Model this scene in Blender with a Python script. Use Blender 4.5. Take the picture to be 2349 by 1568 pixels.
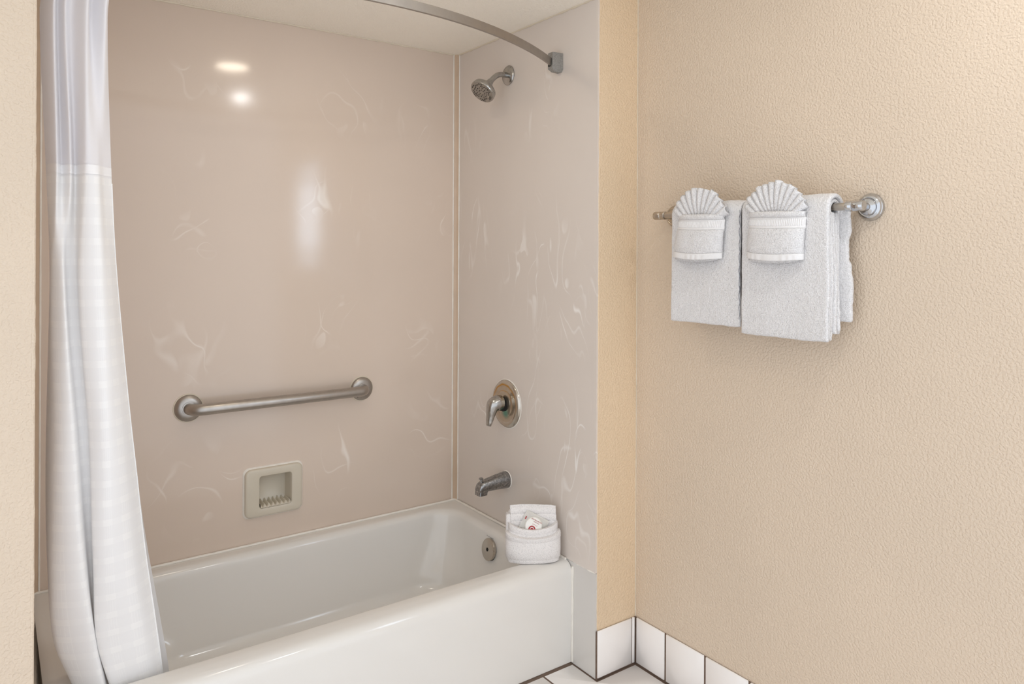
import bpy, bmesh, math, random
from mathutils import Vector, Matrix, noise
random.seed(7)
for o in list(bpy.data.objects):
    bpy.data.objects.remove(o)
S = bpy.context.scene
COL = S.collection
PI = math.pi

# ------------------------------------------------------------------ camera
# x runs along the tub (right = +), y runs to the back wall (y = 0), z up
YAW, ROLL = 0.62, 0.0046
CAM = Vector((-1.6498, -2.7255, 1.4293))
FPX = 1673.57
cam_d = bpy.data.cameras.new('camera')
cam_d.sensor_width = 36.0
cam_d.lens = FPX / 2349 * 36.0
cam_d.shift_y = -(784 - 576.5) / 2349
cam_d.clip_start = 0.02
cam = bpy.data.objects.new('camera', cam_d)
COL.objects.link(cam)
_F = Vector((math.sin(YAW), math.cos(YAW), 0))
_R = Vector((math.cos(YAW), -math.sin(YAW), 0))
_U = Vector((0, 0, 1))
_R2 = _R * math.cos(ROLL) + _U * math.sin(ROLL)
_U2 = -_R * math.sin(ROLL) + _U * math.cos(ROLL)
_m = Matrix((_R2, _U2, -_F)).transposed().to_4x4()
_m.translation = CAM
cam.matrix_world = _m
S.camera = cam

# ------------------------------------------------------------------ world, light, exposure
w = bpy.data.worlds.new('world')
S.world = w
w.use_nodes = True
w.node_tree.nodes['Background'].inputs[0].default_value = (0.89, 0.935, 1.0, 1)
w.node_tree.nodes['Background'].inputs[1].default_value = 1.12
S.view_settings.view_transform = 'Standard'
S.view_settings.look = 'None'
S.view_settings.gamma = 1
S.view_settings.use_curve_mapping = False
S.view_settings.exposure = 0.37
P_TUB_LIGHT, P_ROOM_LIGHT, P_WINDOW = 1.1, 2.3, 3.6
C_WARM = (1.0, 1.0, 1.0)            # camera white balance taken into the lamp colours
C_DAY = (0.78, 0.93, 1.10)
S.cycles.use_light_tree = False
S.cycles.max_bounces = 6
S.cycles.diffuse_bounces = 4
S.cycles.glossy_bounces = 3
S.cycles.transmission_bounces = 3
S.cycles.transparent_max_bounces = 4
S.cycles.caustics_reflective = False
S.cycles.caustics_refractive = False

# ------------------------------------------------------------------ measures (metres)
ZT, YAP, YP, XR, ZTI, ZC = 0.3564, -0.7848, -0.905, 0.186, 0.161, 2.281
ZR = 2.45                          # ceiling of the room, above the lowered ceiling over the tub
XLB, XLF = -1.548, -1.576          # left alcove wall: at the back / at its front corner
XW, YR = -2.7, -3.0                # open left and rear limits of floor and ceiling

# ------------------------------------------------------------------ materials
def lin(c):
    c = c / 255.0
    return c / 12.92 if c <= 0.04045 else ((c + 0.055) / 1.055) ** 2.4

def rgb(r, g, b):
    return (lin(r), lin(g), lin(b), 1)

class N:
    """tiny node helper"""
    def __init__(self, name):
        self.m = bpy.data.materials.new(name)
        self.m.use_nodes = True
        self.t = self.m.node_tree
        self.b = self.t.nodes['Principled BSDF']
        self.out = self.t.nodes['Material Output']
    def n(self, typ, **kw):
        nd = self.t.nodes.new(typ)
        ins = kw.pop('ins', {})
        for k, v in kw.items():
            setattr(nd, k, v)
        for k, v in ins.items():
            if isinstance(v, bpy.types.NodeSocket):
                self.t.links.new(v, nd.inputs[k])
            else:
                nd.inputs[k].default_value = v
        return nd
    def math(self, op, a, b=None, c=None):
        ins = {0: a}
        if b is not None: ins[1] = b
        if c is not None: ins[2] = c
        return self.n('ShaderNodeMath', operation=op, ins=ins).outputs[0]
    def set(self, **kw):
        for k, v in kw.items():
            k = k.replace('_', ' ')
            if isinstance(v, bpy.types.NodeSocket):
                self.t.links.new(v, self.b.inputs[k])
            else:
                self.b.inputs[k].default_value = v
        return self
    def pos(self):
        return self.n('ShaderNodeNewGeometry').outputs['Position']
    def objco(self):
        return self.n('ShaderNodeTexCoord').outputs['Object']
    def noise(self, vec, scale, detail=3, rough=0.5, dist=0.0):
        return self.n('ShaderNodeTexNoise', ins={'Vector': vec, 'Scale': scale, 'Detail': detail, 'Roughness': rough, 'Distortion': dist}).outputs[0]
    def ramp(self, fac, stops):
        r = self.n('ShaderNodeValToRGB', ins={0: fac})
        e = r.color_ramp.elements
        while len(e) < len(stops): e.new(0.5)
        for k, (p, c) in enumerate(stops):
            e[k].position = p
            e[k].color = c if len(c) == 4 else (*c, 1)
        return r.outputs[0]
    def mix(self, fac, a, b):
        nd = self.n('ShaderNodeMix', data_type='RGBA')
        for idx, v in ((0, fac), (6, a), (7, b)):
            if isinstance(v, bpy.types.NodeSocket): self.t.links.new(v, nd.inputs[idx])
            else: nd.inputs[idx].default_value = v
        return nd.outputs[2]
    def bump(self, h, strength, dist=0.002):
        nd = self.n('ShaderNodeBump', ins={'Height': h, 'Strength': strength, 'Distance': dist})
        self.t.links.new(nd.outputs[0], self.b.inputs['Normal'])
        return self

def simple(name, col, rough=0.5, metal=0.0, var=0.0, scale=8.0, bump=0.0, bscale=300.0, bdist=0.001, coat=0.0):
    g = N(name)
    p = g.pos()
    if var:
        f = g.noise(p, scale, 4)
        d = tuple(max(0, c * (1 - var)) for c in col[:3]) + (1,)
        u = tuple(min(1, c * (1 + var)) for c in col[:3]) + (1,)
        g.set(Base_Color=g.ramp(f, [(0.3, d), (0.7, u)]))
    else:
        g.set(Base_Color=col)
    g.set(Roughness=rough, Metallic=metal, Coat_Weight=coat)
    if bump:
        g.bump(g.noise(p, bscale, 3), bump, bdist)
    return g.m

def paint(name, col, dirt=0.04):
    """painted plaster with a sprayed, knocked-down texture"""
    g = N(name)
    p = g.pos()
    f = g.noise(p, 1.6, 3)
    d = tuple(c * (1 - dirt) for c in col[:3]) + (1,)
    u = tuple(min(1, c * (1 + dirt)) for c in col[:3]) + (1,)
    base = g.ramp(f, [(0.3, d), (0.7, u)])
    speck = g.n('ShaderNodeTexVoronoi', ins={'Vector': p, 'Scale': 9.0}).outputs['Distance']
    sf = g.math('LESS_THAN', speck, 0.012)
    g.set(Base_Color=g.mix(g.math('MULTIPLY', sf, 0.55), base, rgb(110, 85, 60)))
    a = g.noise(p, 150, 1, 0.5, 0.0)
    plate = g.ramp(a, [(0.34, (0, 0, 0)), (0.60, (1, 1, 1))])
    fine = g.noise(p, 420, 1)
    h = g.math('ADD', plate, g.math('MULTIPLY', fine, 0.35))
    g.set(Roughness=0.55)
    g.bump(h, 0.60, 0.0017)
    return g.m

def marble(name, col, vein, clusters, stretch, rough, warm=None, vscale=4.2):
    """cultured-marble wall panel: plain glossy body, wispy lighter swirls in a few clusters"""
    g = N(name)
    p = g.pos()
    vec = g.n('ShaderNodeVectorMath', operation='MULTIPLY', ins={0: p, 1: stretch}).outputs[0]
    warp = g.n('ShaderNodeTexNoise', ins={'Vector': vec, 'Scale': 3.2, 'Detail': 2.0}).outputs[1]
    wv = g.n('ShaderNodeVectorMath', operation='SUBTRACT', ins={0: warp, 1: (0.5, 0.5, 0.5)}).outputs[0]
    wv = g.n('ShaderNodeVectorMath', operation='SCALE', ins={0: wv, 'Scale': 0.35}).outputs[0]
    v2 = g.n('ShaderNodeVectorMath', operation='ADD', ins={0: vec, 1: wv}).outputs[0]
    def contour(sc, k, wmin, off):
        vo = g.n('ShaderNodeVectorMath', operation='ADD', ins={0: v2, 1: (off, off * 1.7, off * 0.6)}).outputs[0]
        n1 = g.noise(vo, sc, 0.4, 0.35)
        fr = g.math('FRACT', g.math('MULTIPLY', n1, k))
        ln = g.math('ABSOLUTE', g.math('SUBTRACT', fr, 0.5))
        th = g.math('ADD', g.math('MULTIPLY', g.math('POWER', g.noise(vo, 9.0, 1), 3.0), wmin * 5.0), wmin * 0.3)
        return g.n('ShaderNodeMapRange', interpolation_type='SMOOTHSTEP', ins={0: ln, 1: 0.0, 2: th, 3: 1.0, 4: 0.0}).outputs[0]
    line = g.math('MAXIMUM', contour(vscale, 5.0, 0.055, 0.0), g.math('MULTIPLY', contour(vscale * 0.7, 9.0, 0.06, 3.1), 0.55))
    n2 = g.noise(v2, vscale * 2.6, 1.0, 0.4)
    patch = g.n('ShaderNodeMapRange', interpolation_type='SMOOTHSTEP', ins={0: n2, 1: 0.66, 2: 0.70, 3: 0.0, 4: 0.7}).outputs[0]
    mask = None
    for (cx, cy, cz, r, s) in clusters:
        d = g.n('ShaderNodeVectorMath', operation='DISTANCE', ins={0: p, 1: (cx, cy, cz)}).outputs['Value']
        k = g.n('ShaderNodeMapRange', interpolation_type='SMOOTHSTEP', ins={0: d, 1: r * 0.25, 2: r, 3: s, 4: 0.0}).outputs[0]
        mask = k if mask is None else g.math('MAXIMUM', mask, k)
    wisp = g.noise(v2, 8.0, 1)
    wm = g.n('ShaderNodeMapRange', ins={0: wisp, 1: 0.42, 2: 0.58, 3: 0.0, 4: 1.0}).outputs[0]
    f = g.math('MULTIPLY', g.math('MULTIPLY', g.math('MAXIMUM', line, patch), mask), wm)
    body = g.ramp(g.noise(p, 2.0, 3), [(0.3, tuple(c * 0.98 for c in col[:3])), (0.7, tuple(min(1, c * 1.02) for c in col[:3]))])
    grain = g.noise(p, 420, 2)
    body = g.mix(g.math('MULTIPLY', grain, 0.10), body, tuple(c * 0.80 for c in col[:3]) + (1,))
    g.set(Base_Color=g.mix(f, body, vein), Roughness=rough, IOR=1.48)
    g.bump(g.noise(p, 2.3, 2), 0.05, 0.01)
    return g.m

def terry(name, col, scale=330.0, strength=1.0, dist=0.004):
    """looped pile: round tufts with shade painted into the pits between, over softer lumps"""
    g = N(name)
    p = g.objco()
    wob = g.n('ShaderNodeVectorMath', operation='MULTIPLY_ADD', ins={0: g.n('ShaderNodeTexNoise', ins={'Vector': p, 'Scale': 260.0, 'Detail': 1.0}).outputs[1], 1: (0.004, 0.004, 0.004), 2: p}).outputs[0]
    a = g.noise(wob, scale, 2, 0.6)
    b = g.noise(p, scale * 0.3, 1)
    h = g.math('ADD', a, g.math('MULTIPLY', b, 0.55))
    c0 = tuple(c * 0.80 for c in col[:3])  # darker tone for the shaded hollows of the pile
    g.set(Base_Color=g.ramp(a, [(0.30, c0), (0.52, col)]), Roughness=0.95)
    g.bump(h, strength, dist)
    return g.m

def metal(name, col, rough, spots=0.0, scale=60.0, stain=None):
    g = N(name)
    p = g.objco()
    if spots:
        f = g.noise(p, scale, 5, 0.65)
        c2 = tuple(c * (1 - spots) for c in col[:3]) + (1,)
        g.set(Base_Color=g.ramp(f, [(0.35, c2), (0.62, col)]))
        g.set(Roughness=g.n('ShaderNodeMapRange', ins={0: f, 1: 0.3, 2: 0.7, 3: min(1, rough + 0.18), 4: rough}).outputs[0])
    else:
        g.set(Base_Color=col, Roughness=rough)
    g.set(Metallic=1.0)
    return g.m

M = {}
M['wall'] = paint('beige_plaster_paint', rgb(216, 198, 177))
M['ceil'] = paint('ceiling_plaster_paint', rgb(252, 245, 232), 0.02)
M['strip'] = paint('beige_plaster_paint_warm_lit', rgb(229, 205, 174), 0.03)  # same wall paint; the oranger light on the wall end is put into its colour
BACKV = [(-1.05, 0, 1.58, .22, .55), (-.56, 0, 1.58, .20, .6), (-.18, 0, 1.96, .14, .5), (-.50, 0, 2.01, .17, .5),
         (-.10, 0, 1.56, .14, .7), (-1.08, 0, 1.09, .19, .6), (-.55, 0, 1.14, .15, .6), (-1.06, 0, .60, .21, .75),
         (-.55, 0, .60, .17, .75), (-.12, 0, .70, .17, .6), (-.18, 0, 1.06, .12, .5), (-1.08, 0, 2.02, .13, .4)]
VALVV = [(0, -.10, 1.50, .24, .75), (0, -.60, 1.38, .32, .8), (0, -.78, 1.26, .24, .8), (0, -.74, .72, .34, .85), (0, -.62, .95, .26, .5),
         (0, -.24, .78, .14, .55), (0, -.58, 1.98, .17, .6), (0, -.10, 1.90, .12, .5), (0, -.82, .55, .2, .6)]
M['panel'] = marble('tan_cultured_marble', rgb(220, 203, 188), rgb(243, 235, 226), BACKV, (1.0, 1.0, 0.8), 0.11)
M['panel_v'] = marble('tan_cultured_marble_plumed_grey_lit', rgb(222, 212, 203), rgb(247, 244, 240), VALVV, (1.0, 1.5, 0.62), 0.18, vscale=4.5)  # same marble as the back; different light on the valve wall painted as greyer body
M['panel_low'] = simple('grey_white_cultured_marble', rgb(214, 210, 205), 0.2, var=0.02, scale=3)
M['trim'] = simple('tan_corner_moulding', rgb(202, 178, 154), 0.18, var=0.05, scale=14)
M['caulk'] = simple('white_caulk', rgb(238, 233, 224), 0.45, var=0.04, scale=30, bump=0.3, bscale=120)
M['caulk_c'] = simple('cream_caulk', rgb(222, 210, 190), 0.5, var=0.04, scale=30, bump=0.4, bscale=120)
M['tub'] = N('white_enamel').set(Base_Color=rgb(230, 227, 222), Roughness=0.11, IOR=1.45).m
M['tile'] = simple('white_glazed_tile', rgb(246, 242, 239), 0.14, var=0.015, scale=5)
M['grout'] = simple('dark_brown_grout', rgb(112, 93, 80), 0.9, var=0.15, scale=60, bump=0.4)
M['chrome'] = metal('polished_chrome', (0.55, 0.56, 0.58, 1), 0.06)
M['chrome_worn'] = metal('spotted_worn_chrome', (0.50, 0.49, 0.47, 1), 0.12, 0.25, 40)
M['chrome_spout'] = metal('mineral_crusted_chrome', (0.42, 0.42, 0.42, 1), 0.22, 0.55, 130)
M['steel'] = metal('brushed_stainless_steel', (0.46, 0.43, 0.40, 1), 0.27, 0.12, 20)
M['nickel'] = metal('satin_nickel', (0.54, 0.49, 0.43, 1), 0.25, 0.08, 20)
M['rod'] = metal('brushed_nickel_rod', (0.40, 0.365, 0.33, 1), 0.36, 0.08, 12)
M['bracket'] = simple('rough_grey_cast_metal', rgb(150, 147, 142), 0.6, 0.3, var=0.2, scale=260, bump=0.5, bscale=500)
M['dark'] = simple('black_recess', rgb(28, 25, 22), 0.8, var=0.2, scale=40)
M['dish'] = simple('putty_ceramic', rgb(208, 199, 182), 0.25, var=0.02, scale=12)
M['rubber'] = simple('dark_nozzle_rubber', rgb(60, 54, 48), 0.6, var=0.2, scale=300)
M['face'] = metal('grey_spray_face', (0.42, 0.40, 0.37, 1), 0.4, 0.1, 60)
M['towel'] = terry('white_terry', rgb(239, 237, 237))
M['towel2'] = terry('white_terry_tub', rgb(238, 234, 232), 300, 0.5)
M['weave'] = terry('white_flat_weave', rgb(238, 236, 235), 1400, 0.35, 0.0008)
M['gap_shade'] = simple('dark_gap_shade', rgb(120, 122, 132), 0.9, var=0.5, scale=160)  # stands for the shade in the slit between the bath towels
M['red'] = simple('red_print', rgb(170, 28, 34), 0.5, var=0.08, scale=200)
M['soap'] = N('white_soap_film').set(Base_Color=rgb(240, 238, 232), Roughness=0.28, Coat_Weight=0.4).m
M['film'] = N('clear_soap_wrapper').set(Base_Color=rgb(232, 228, 220), Roughness=0.2, Alpha=0.55, Coat_Weight=0.5).m
M['ink'] = simple('grey_enamel_ink', rgb(120, 118, 115), 0.5, var=0.05, scale=50)
M['white'] = simple('white_lamp_trim', rgb(238, 234, 226), 0.4, var=0.02, scale=10)
M['wood'] = simple('white_window_paint', rgb(236, 233, 228), 0.35, var=0.02, scale=6)

def emitter(name, col, strength):
    g = N(name)
    g.set(Base_Color=(*col, 1), Emission_Color=(*col, 1), Emission_Strength=strength)
    g.m.cycles.emission_sampling = 'NONE'      # the lamp behind each lens does the sampling
    return g.m

def valve_mat():
    """worn chrome with rust-orange rings and a green bloom under the handle"""
    g = N('rust_ringed_chrome')
    o = g.objco()
    sep = g.n('ShaderNodeSeparateXYZ', ins={0: o})
    r = g.math('SQRT', g.math('ADD', g.math('POWER', sep.outputs[1], 2.0), g.math('POWER', sep.outputs[2], 2.0)))
    wob = g.math('ADD', r, g.math('MULTIPLY', g.math('SUBTRACT', g.noise(o, 30, 3), 0.5), 0.012))
    def ring(c, w_):
        return g.n('ShaderNodeMapRange', interpolation_type='SMOOTHSTEP', ins={0: g.math('ABSOLUTE', g.math('SUBTRACT', wob, c)), 1: 0.0, 2: w_, 3: 1.0, 4: 0.0}).outputs[0]
    up = g.n('ShaderNodeMapRange', ins={0: sep.outputs[2], 1: -0.05, 2: 0.07, 3: 0.15, 4: 1.0}).outputs[0]
    rust = g.math('MULTIPLY', g.math('MAXIMUM', ring(0.076, 0.007), g.math('MULTIPLY', ring(0.052, 0.003), 0.8)), up)
    base = g.mix(g.math('MULTIPLY', g.noise(o, 60, 4), 0.7), (0.62, 0.58, 0.52, 1), (0.34, 0.30, 0.25, 1))
    tan = g.math('MULTIPLY', g.math('LESS_THAN', r, 0.07), 0.45)
    base = g.mix(tan, base, (0.45, 0.33, 0.20, 1))
    base = g.mix(rust, base, (0.50, 0.26, 0.05, 1))
    dg = g.n('ShaderNodeVectorMath', operation='DISTANCE', ins={0: o, 1: (-0.012, -0.012, -0.032)}).outputs['Value']
    gr = g.n('ShaderNodeMapRange', interpolation_type='SMOOTHSTEP', ins={0: dg, 1: 0.006, 2: 0.03, 3: 0.9, 4: 0.0}).outputs[0]
    base = g.mix(gr, base, (0.10, 0.30, 0.24, 1))
    g.set(Base_Color=base, Metallic=0.85, Roughness=0.16)
    return g.m
M['valve'] = valve_mat()

def cloth_mat(name, checked):
    g = N(name)
    uv = g.n('ShaderNodeUVMap').outputs[0]
    sep = g.n('ShaderNodeSeparateXYZ', ins={0: uv})
    u, v = sep.outputs[0], sep.outputs[1]
    base = rgb(236, 235, 235)
    if checked:
        hv = g.math('FRACT', g.math('MULTIPLY', v, 1 / 0.048))
        hb = g.math('LESS_THAN', hv, 0.34)
        uu = g.math('FRACT', g.math('MULTIPLY', u, 1 / 0.125))
        wide = g.math('LESS_THAN', uu, 0.52)
        fine = g.math('LESS_THAN', g.math('FRACT', g.math('MULTIPLY', u, 1 / 0.0155)), 0.16)
        f = g.math('MULTIPLY', wide, g.math('MAXIMUM', hb, g.math('MULTIPLY', fine, 0.8)))
        f = g.math('MAXIMUM', f, g.math('MULTIPLY', hb, 0.28))
        colr = g.mix(f, rgb(246, 246, 247), rgb(253, 253, 253))
        rough = g.n('ShaderNodeMapRange', ins={0: f, 1: 0.0, 2: 1.0, 3: 0.75, 4: 0.5}).outputs[0]
        g.set(Base_Color=colr, Roughness=rough)
    else:
        g.set(Base_Color=rgb(240, 239, 243), Roughness=0.8)
    wv = g.noise(g.objco(), 900, 2)
    wr = g.noise(g.objco(), 26, 3)
    g.bump(g.math('ADD', g.math('MULTIPLY', wv, 0.1), wr), 0.18, 0.006)
    tr = g.n('ShaderNodeBsdfTranslucent', ins={0: rgb(250, 249, 248)})
    mx = g.n('ShaderNodeMixShader', ins={0: 0.12 if checked else 0.14, 1: g.b.outputs[0], 2: tr.outputs[0]})
    g.t.links.new(mx.outputs[0], g.out.inputs[0])
    return g.m
M['curtain'] = cloth_mat('white_checked_polyester', True)
M['sheer'] = cloth_mat('white_sheer_polyester', False)
M['seam'] = simple('white_seam_tape', rgb(244, 243, 244), 0.55, var=0.01, scale=40)
M['liner'] = N('frosted_vinyl_liner').set(Base_Color=rgb(214, 214, 216), Roughness=0.35, Alpha=0.8).m

# ------------------------------------------------------------------ mesh helpers
def obj(name, verts, faces, mat, parent=None, smooth=True, loc=None, angle=None):
    me = bpy.data.meshes.new(name)
    me.from_pydata([tuple(v) for v in verts], [], faces)
    return link(name, me, mat, parent, smooth, loc, angle)

def link(name, me, mat, parent=None, smooth=True, loc=None, angle=None):
    bm = bmesh.new()
    bm.from_mesh(me)
    bmesh.ops.recalc_face_normals(bm, faces=bm.faces)
    bm.to_mesh(me)
    bm.free()
    me.materials.append(M[mat] if isinstance(mat, str) else mat)
    for p in me.polygons:
        p.use_smooth = smooth
    if smooth:
        me.set_sharp_from_angle(angle=math.radians(angle or 40))
    o = bpy.data.objects.new(name, me)
    COL.objects.link(o)
    if loc is not None:
        o.location = loc
    if parent is not None:
        o.parent = parent
    return o

def box_data(x0, x1, y0, y1, z0, z1):
    v = [(x, y, z) for x in (x0, x1) for y in (y0, y1) for z in (z0, z1)]
    f = [(0, 1, 3, 2), (4, 6, 7, 5), (0, 4, 5, 1), (2, 3, 7, 6), (0, 2, 6, 4), (1, 5, 7, 3)]
    return v, f

def box(name, b, mat, parent=None, bevel=0.0, seg=2, loc=None):
    bm = bmesh.new()
    v, f = box_data(*b)
    vs = [bm.verts.new(q) for q in v]
    for q in f:
        bm.faces.new([vs[i] for i in q])
    bmesh.ops.recalc_face_normals(bm, faces=bm.faces)
    if bevel:
        bmesh.ops.bevel(bm, geom=list(bm.edges), offset=bevel, segments=seg, profile=0.6, affect='EDGES')
    me = bpy.data.meshes.new(name)
    bm.to_mesh(me)
    bm.free()
    return link(name, me, mat, parent, bool(bevel), loc)

def boxes(name, bs, mat, parent=None):
    V, F = [], []
    for b in bs:
        v, f = box_data(*b)
        k = len(V)
        V += v
        F += [tuple(i + k for i in q) for q in f]
    return obj(name, V, F, mat, parent, False)

def loft(loops, closed=True, cap0=False, cap1=False):
    n = len(loops[0])
    V = [tuple(p) for l in loops for p in l]
    F = []
    for i in range(len(loops) - 1):
        for j in range(n if closed else n - 1):
            a, b = i * n + j, i * n + (j + 1) % n
            F.append((a, b, b + n, a + n))
    if cap0: F.append(tuple(range(n)))
    if cap1: F.append(tuple(range((len(loops) - 1) * n, len(loops) * n)))
    return V, F

def frames(path):
    pts = [Vector(p) for p in path]
    T = []
    for i in range(len(pts)):
        a = pts[max(0, i - 1)]
        b = pts[min(len(pts) - 1, i + 1)]
        T.append((b - a).normalized())
    up = Vector((0, 0, 1)) if abs(T[0].z) < 0.9 else Vector((0, 1, 0))
    out = []
    nrm = (up - T[0] * up.dot(T[0])).normalized()
    for i, t in enumerate(T):
        nrm = (nrm - t * nrm.dot(t)).normalized()
        out.append((pts[i], t, nrm, t.cross(nrm)))
    return out

def tube(path, r, n=16, caps=True, rb=None):
    """r may be a list; rb = radius along the binormal"""
    fr = frames(path)
    loops = []
    for i, (p, t, a, b) in enumerate(fr):
        ra = r[i] if isinstance(r, (list, tuple)) else r
        rr = ra if rb is None else (rb[i] if isinstance(rb, (list, tuple)) else rb)
        loops.append([p + a * (math.cos(2 * PI * k / n) * ra) + b * (math.sin(2 * PI * k / n) * rr) for k in range(n)])
    return loft(loops, True, caps, caps)

def smooth_path(pts, sub=8):
    pts = [Vector(p) for p in pts]
    out = []
    for i in range(len(pts) - 1):
        p0, p1, p2, p3 = pts[max(0, i - 1)], pts[i], pts[i + 1], pts[min(len(pts) - 1, i + 2)]
        for k in range(sub):
            t = k / sub
            out.append(0.5 * ((2 * p1) + (-p0 + p2) * t + (2 * p0 - 5 * p1 + 4 * p2 - p3) * t * t + (-p0 + 3 * p1 - 3 * p2 + p3) * t ** 3))
    out.append(pts[-1])
    return out

def lathe(prof, axis='x', n=40, center=(0, 0, 0), direction=None):
    """prof: list of (distance along the axis, radius)"""
    d = Vector(direction).normalized() if direction else Vector({'x': (1, 0, 0), 'y': (0, 1, 0), 'z': (0, 0, 1)}[axis])
    a = d.orthogonal().normalized()
    b = d.cross(a)
    c = Vector(center)
    loops = [[c + d * h + a * (math.cos(2 * PI * k / n) * r) + b * (math.sin(2 * PI * k / n) * r) for k in range(n)] for h, r in prof]
    return loft(loops, True, True, True)

def rrect(x0, x1, y0, y1, r, z, n=8):
    out = []
    for cx, cy, a0 in ((x1 - r, y1 - r, 0), (x0 + r, y1 - r, 90), (x0 + r, y0 + r, 180), (x1 - r, y0 + r, 270)):
        for k in range(n + 1):
            a = math.radians(a0 + 90 * k / n)
            out.append((cx + r * math.cos(a), cy + r * math.sin(a), z))
    return out

def thing(name, label, cat, loc=(0, 0, 0), group=None):
    o = bpy.data.objects.new(name, None)
    o.empty_display_size = 0.05
    COL.objects.link(o)
    o.location = loc
    return tag(o, label, cat, group)

def tag(o, label, cat, group=None):
    o['label'] = label
    o['category'] = cat
    if group: o['group'] = group
    return o

def struct(o, label, cat):
    o['kind'] = 'structure'
    return tag(o, label, cat)

def local(V, loc):
    l = Vector(loc)
    return [Vector(v) - l for v in V]

def text_mesh(name, s, size, mat, parent, mtx, extrude=0.0003):
    cu = bpy.data.curves.new(name, 'FONT')
    cu.body = s
    cu.size = size
    cu.extrude = extrude
    cu.align_x = 'CENTER'
    cu.align_y = 'CENTER'
    cu.resolution_u = 3
    t = bpy.data.objects.new(name, cu)
    COL.objects.link(t)
    me = bpy.data.meshes.new_from_object(t)
    bpy.data.objects.remove(t)
    bpy.data.curves.remove(cu)
    o = link(name, me, mat, parent, False)
    o.matrix_local = mtx
    return o

# ------------------------------------------------------------------ room shell
floor = struct(box('floor', (XW, XR, YR, YAP + 0.02, -0.03, -0.002), 'grout'), 'white tiled bathroom floor with dark brown grout in front of the tub', 'floor')
def tile_mesh(name, wx, wy, wz, bev):
    bm = bmesh.new()
    v, f = box_data(-wx / 2, wx / 2, -wy / 2, wy / 2, -wz / 2, wz / 2)
    vs = [bm.verts.new(q) for q in v]
    for q in f: bm.faces.new([vs[i] for i in q])
    bmesh.ops.recalc_face_normals(bm, faces=bm.faces)
    bmesh.ops.bevel(bm, geom=list(bm.edges), offset=bev, segments=1, affect='EDGES')
    me = bpy.data.meshes.new(name)
    bm.to_mesh(me); bm.free()
    me.materials.append(M['tile'])
    for p in me.polygons: p.use_smooth = True
    return me
_cache = {}
def add_tile(name, parent, x0, x1, y0, y1, z0, z1, bev=0.0018):
    key = tuple(round(q, 4) for q in (x1 - x0, y1 - y0, z1 - z0))
    if key not in _cache: _cache[key] = tile_mesh(name, *key, bev)
    o = bpy.data.objects.new(name, _cache[key])
    COL.objects.link(o)
    o.location = ((x0 + x1) / 2, (y0 + y1) / 2, (z0 + z1) / 2)
    o.parent = parent
    return o
G = 0.0035
xs = [XR - 0.009, -0.130] + [-0.130 - 0.33 * k for k in range(1, 9)]
ys = [YAP - 0.004] + [YAP - 0.004 - 0.33 * k for k in range(1, 9)]
for i in range(len(xs) - 1):
    for j in range(len(ys) - 1):
        x0, x1 = max(xs[i + 1], XW) + G, xs[i] - G
        y0, y1 = max(ys[j + 1], YR) + G, ys[j] - G
        if x1 - x0 < 0.03 or y1 - y0 < 0.03: continue
        if i == 0 and j == 0:                        # the corner tile is notched round the wing wall
            nx, ny = -0.004, YP - 0.013
            out = [(x0, y0), (x1, y0), (x1, ny), (nx, ny), (nx, y1), (x0, y1)]
            ins_ = [(x0 + .002, y0 + .002), (x1 - .002, y0 + .002), (x1 - .002, ny - .002), (nx - .002, ny - .002), (nx - .002, y1 - .002), (x0 + .002, y1 - .002)]
            V, F = loft([[(a, b, -0.008) for a, b in out], [(a, b, -0.0018) for a, b in out], [(a, b, 0.0) for a, b in ins_]], True, True, True)
            obj('floor_tile', V, F, 'tile', floor, True, angle=50)
            continue
        if y1 > YP and x1 < XLF - 0.02: y1 = YP - 0.012
        if x0 < XLF and y1 > YP: y1 = YP - 0.012
        add_tile('floor_tile', floor, x0, x1, y0, y1, -0.008, 0.0)

struct(box('ceiling', (-1.58, 0.0089, YP, 0.069, ZC, ZR), 'ceil'), 'cream textured plaster ceiling lowered over the tub', 'ceiling')
struct(box('ceiling', (XW - 0.1, XR + 0.1, YR - 0.1, 0.16, ZR, ZR + 0.08), 'ceil'), 'higher plaster ceiling of the room in front of the tub', 'ceiling')

# back wall with the tan panel (cut out for the soap dish)
wall_back = struct(box('wall_back', (XLB - 0.14, XR, 0.07, 0.16, 0, ZR), 'wall'), 'tan glossy marble panelled wall behind the bathtub', 'wall')
SDX0, SDX1, SDZ0, SDZ1 = -0.8975, -0.6855, 0.4520, 0.6285      # soap dish frame
NX0, NX1, NZ0, NZ1 = -0.8475, -0.7260, 0.4810, 0.6005          # its niche
hx0, hx1, hz0, hz1 = NX0 - 0.012, NX1 + 0.012, NZ0 - 0.012, NZ1 + 0.012
boxes('surround_panel', [(XLB, hx0, 0, 0.069, ZT - 0.01, ZC), (hx1, 0.0, 0, 0.069, ZT - 0.01, ZC),
                         (hx0, hx1, 0, 0.069, ZT - 0.01, hz0), (hx0, hx1, 0, 0.069, hz1, ZC)], 'panel', wall_back)
# right end wall of the alcove: stub wall + glossy panel
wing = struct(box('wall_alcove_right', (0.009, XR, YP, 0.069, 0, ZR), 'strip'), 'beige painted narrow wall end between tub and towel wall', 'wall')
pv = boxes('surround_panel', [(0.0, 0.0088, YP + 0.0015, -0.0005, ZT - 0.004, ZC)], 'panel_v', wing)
boxes('skirt_panel', [(0.0015, 0.0088, YP + 0.0015, YAP + 0.05, 0.0, ZT - 0.0055)], 'panel_low', wing)
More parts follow.
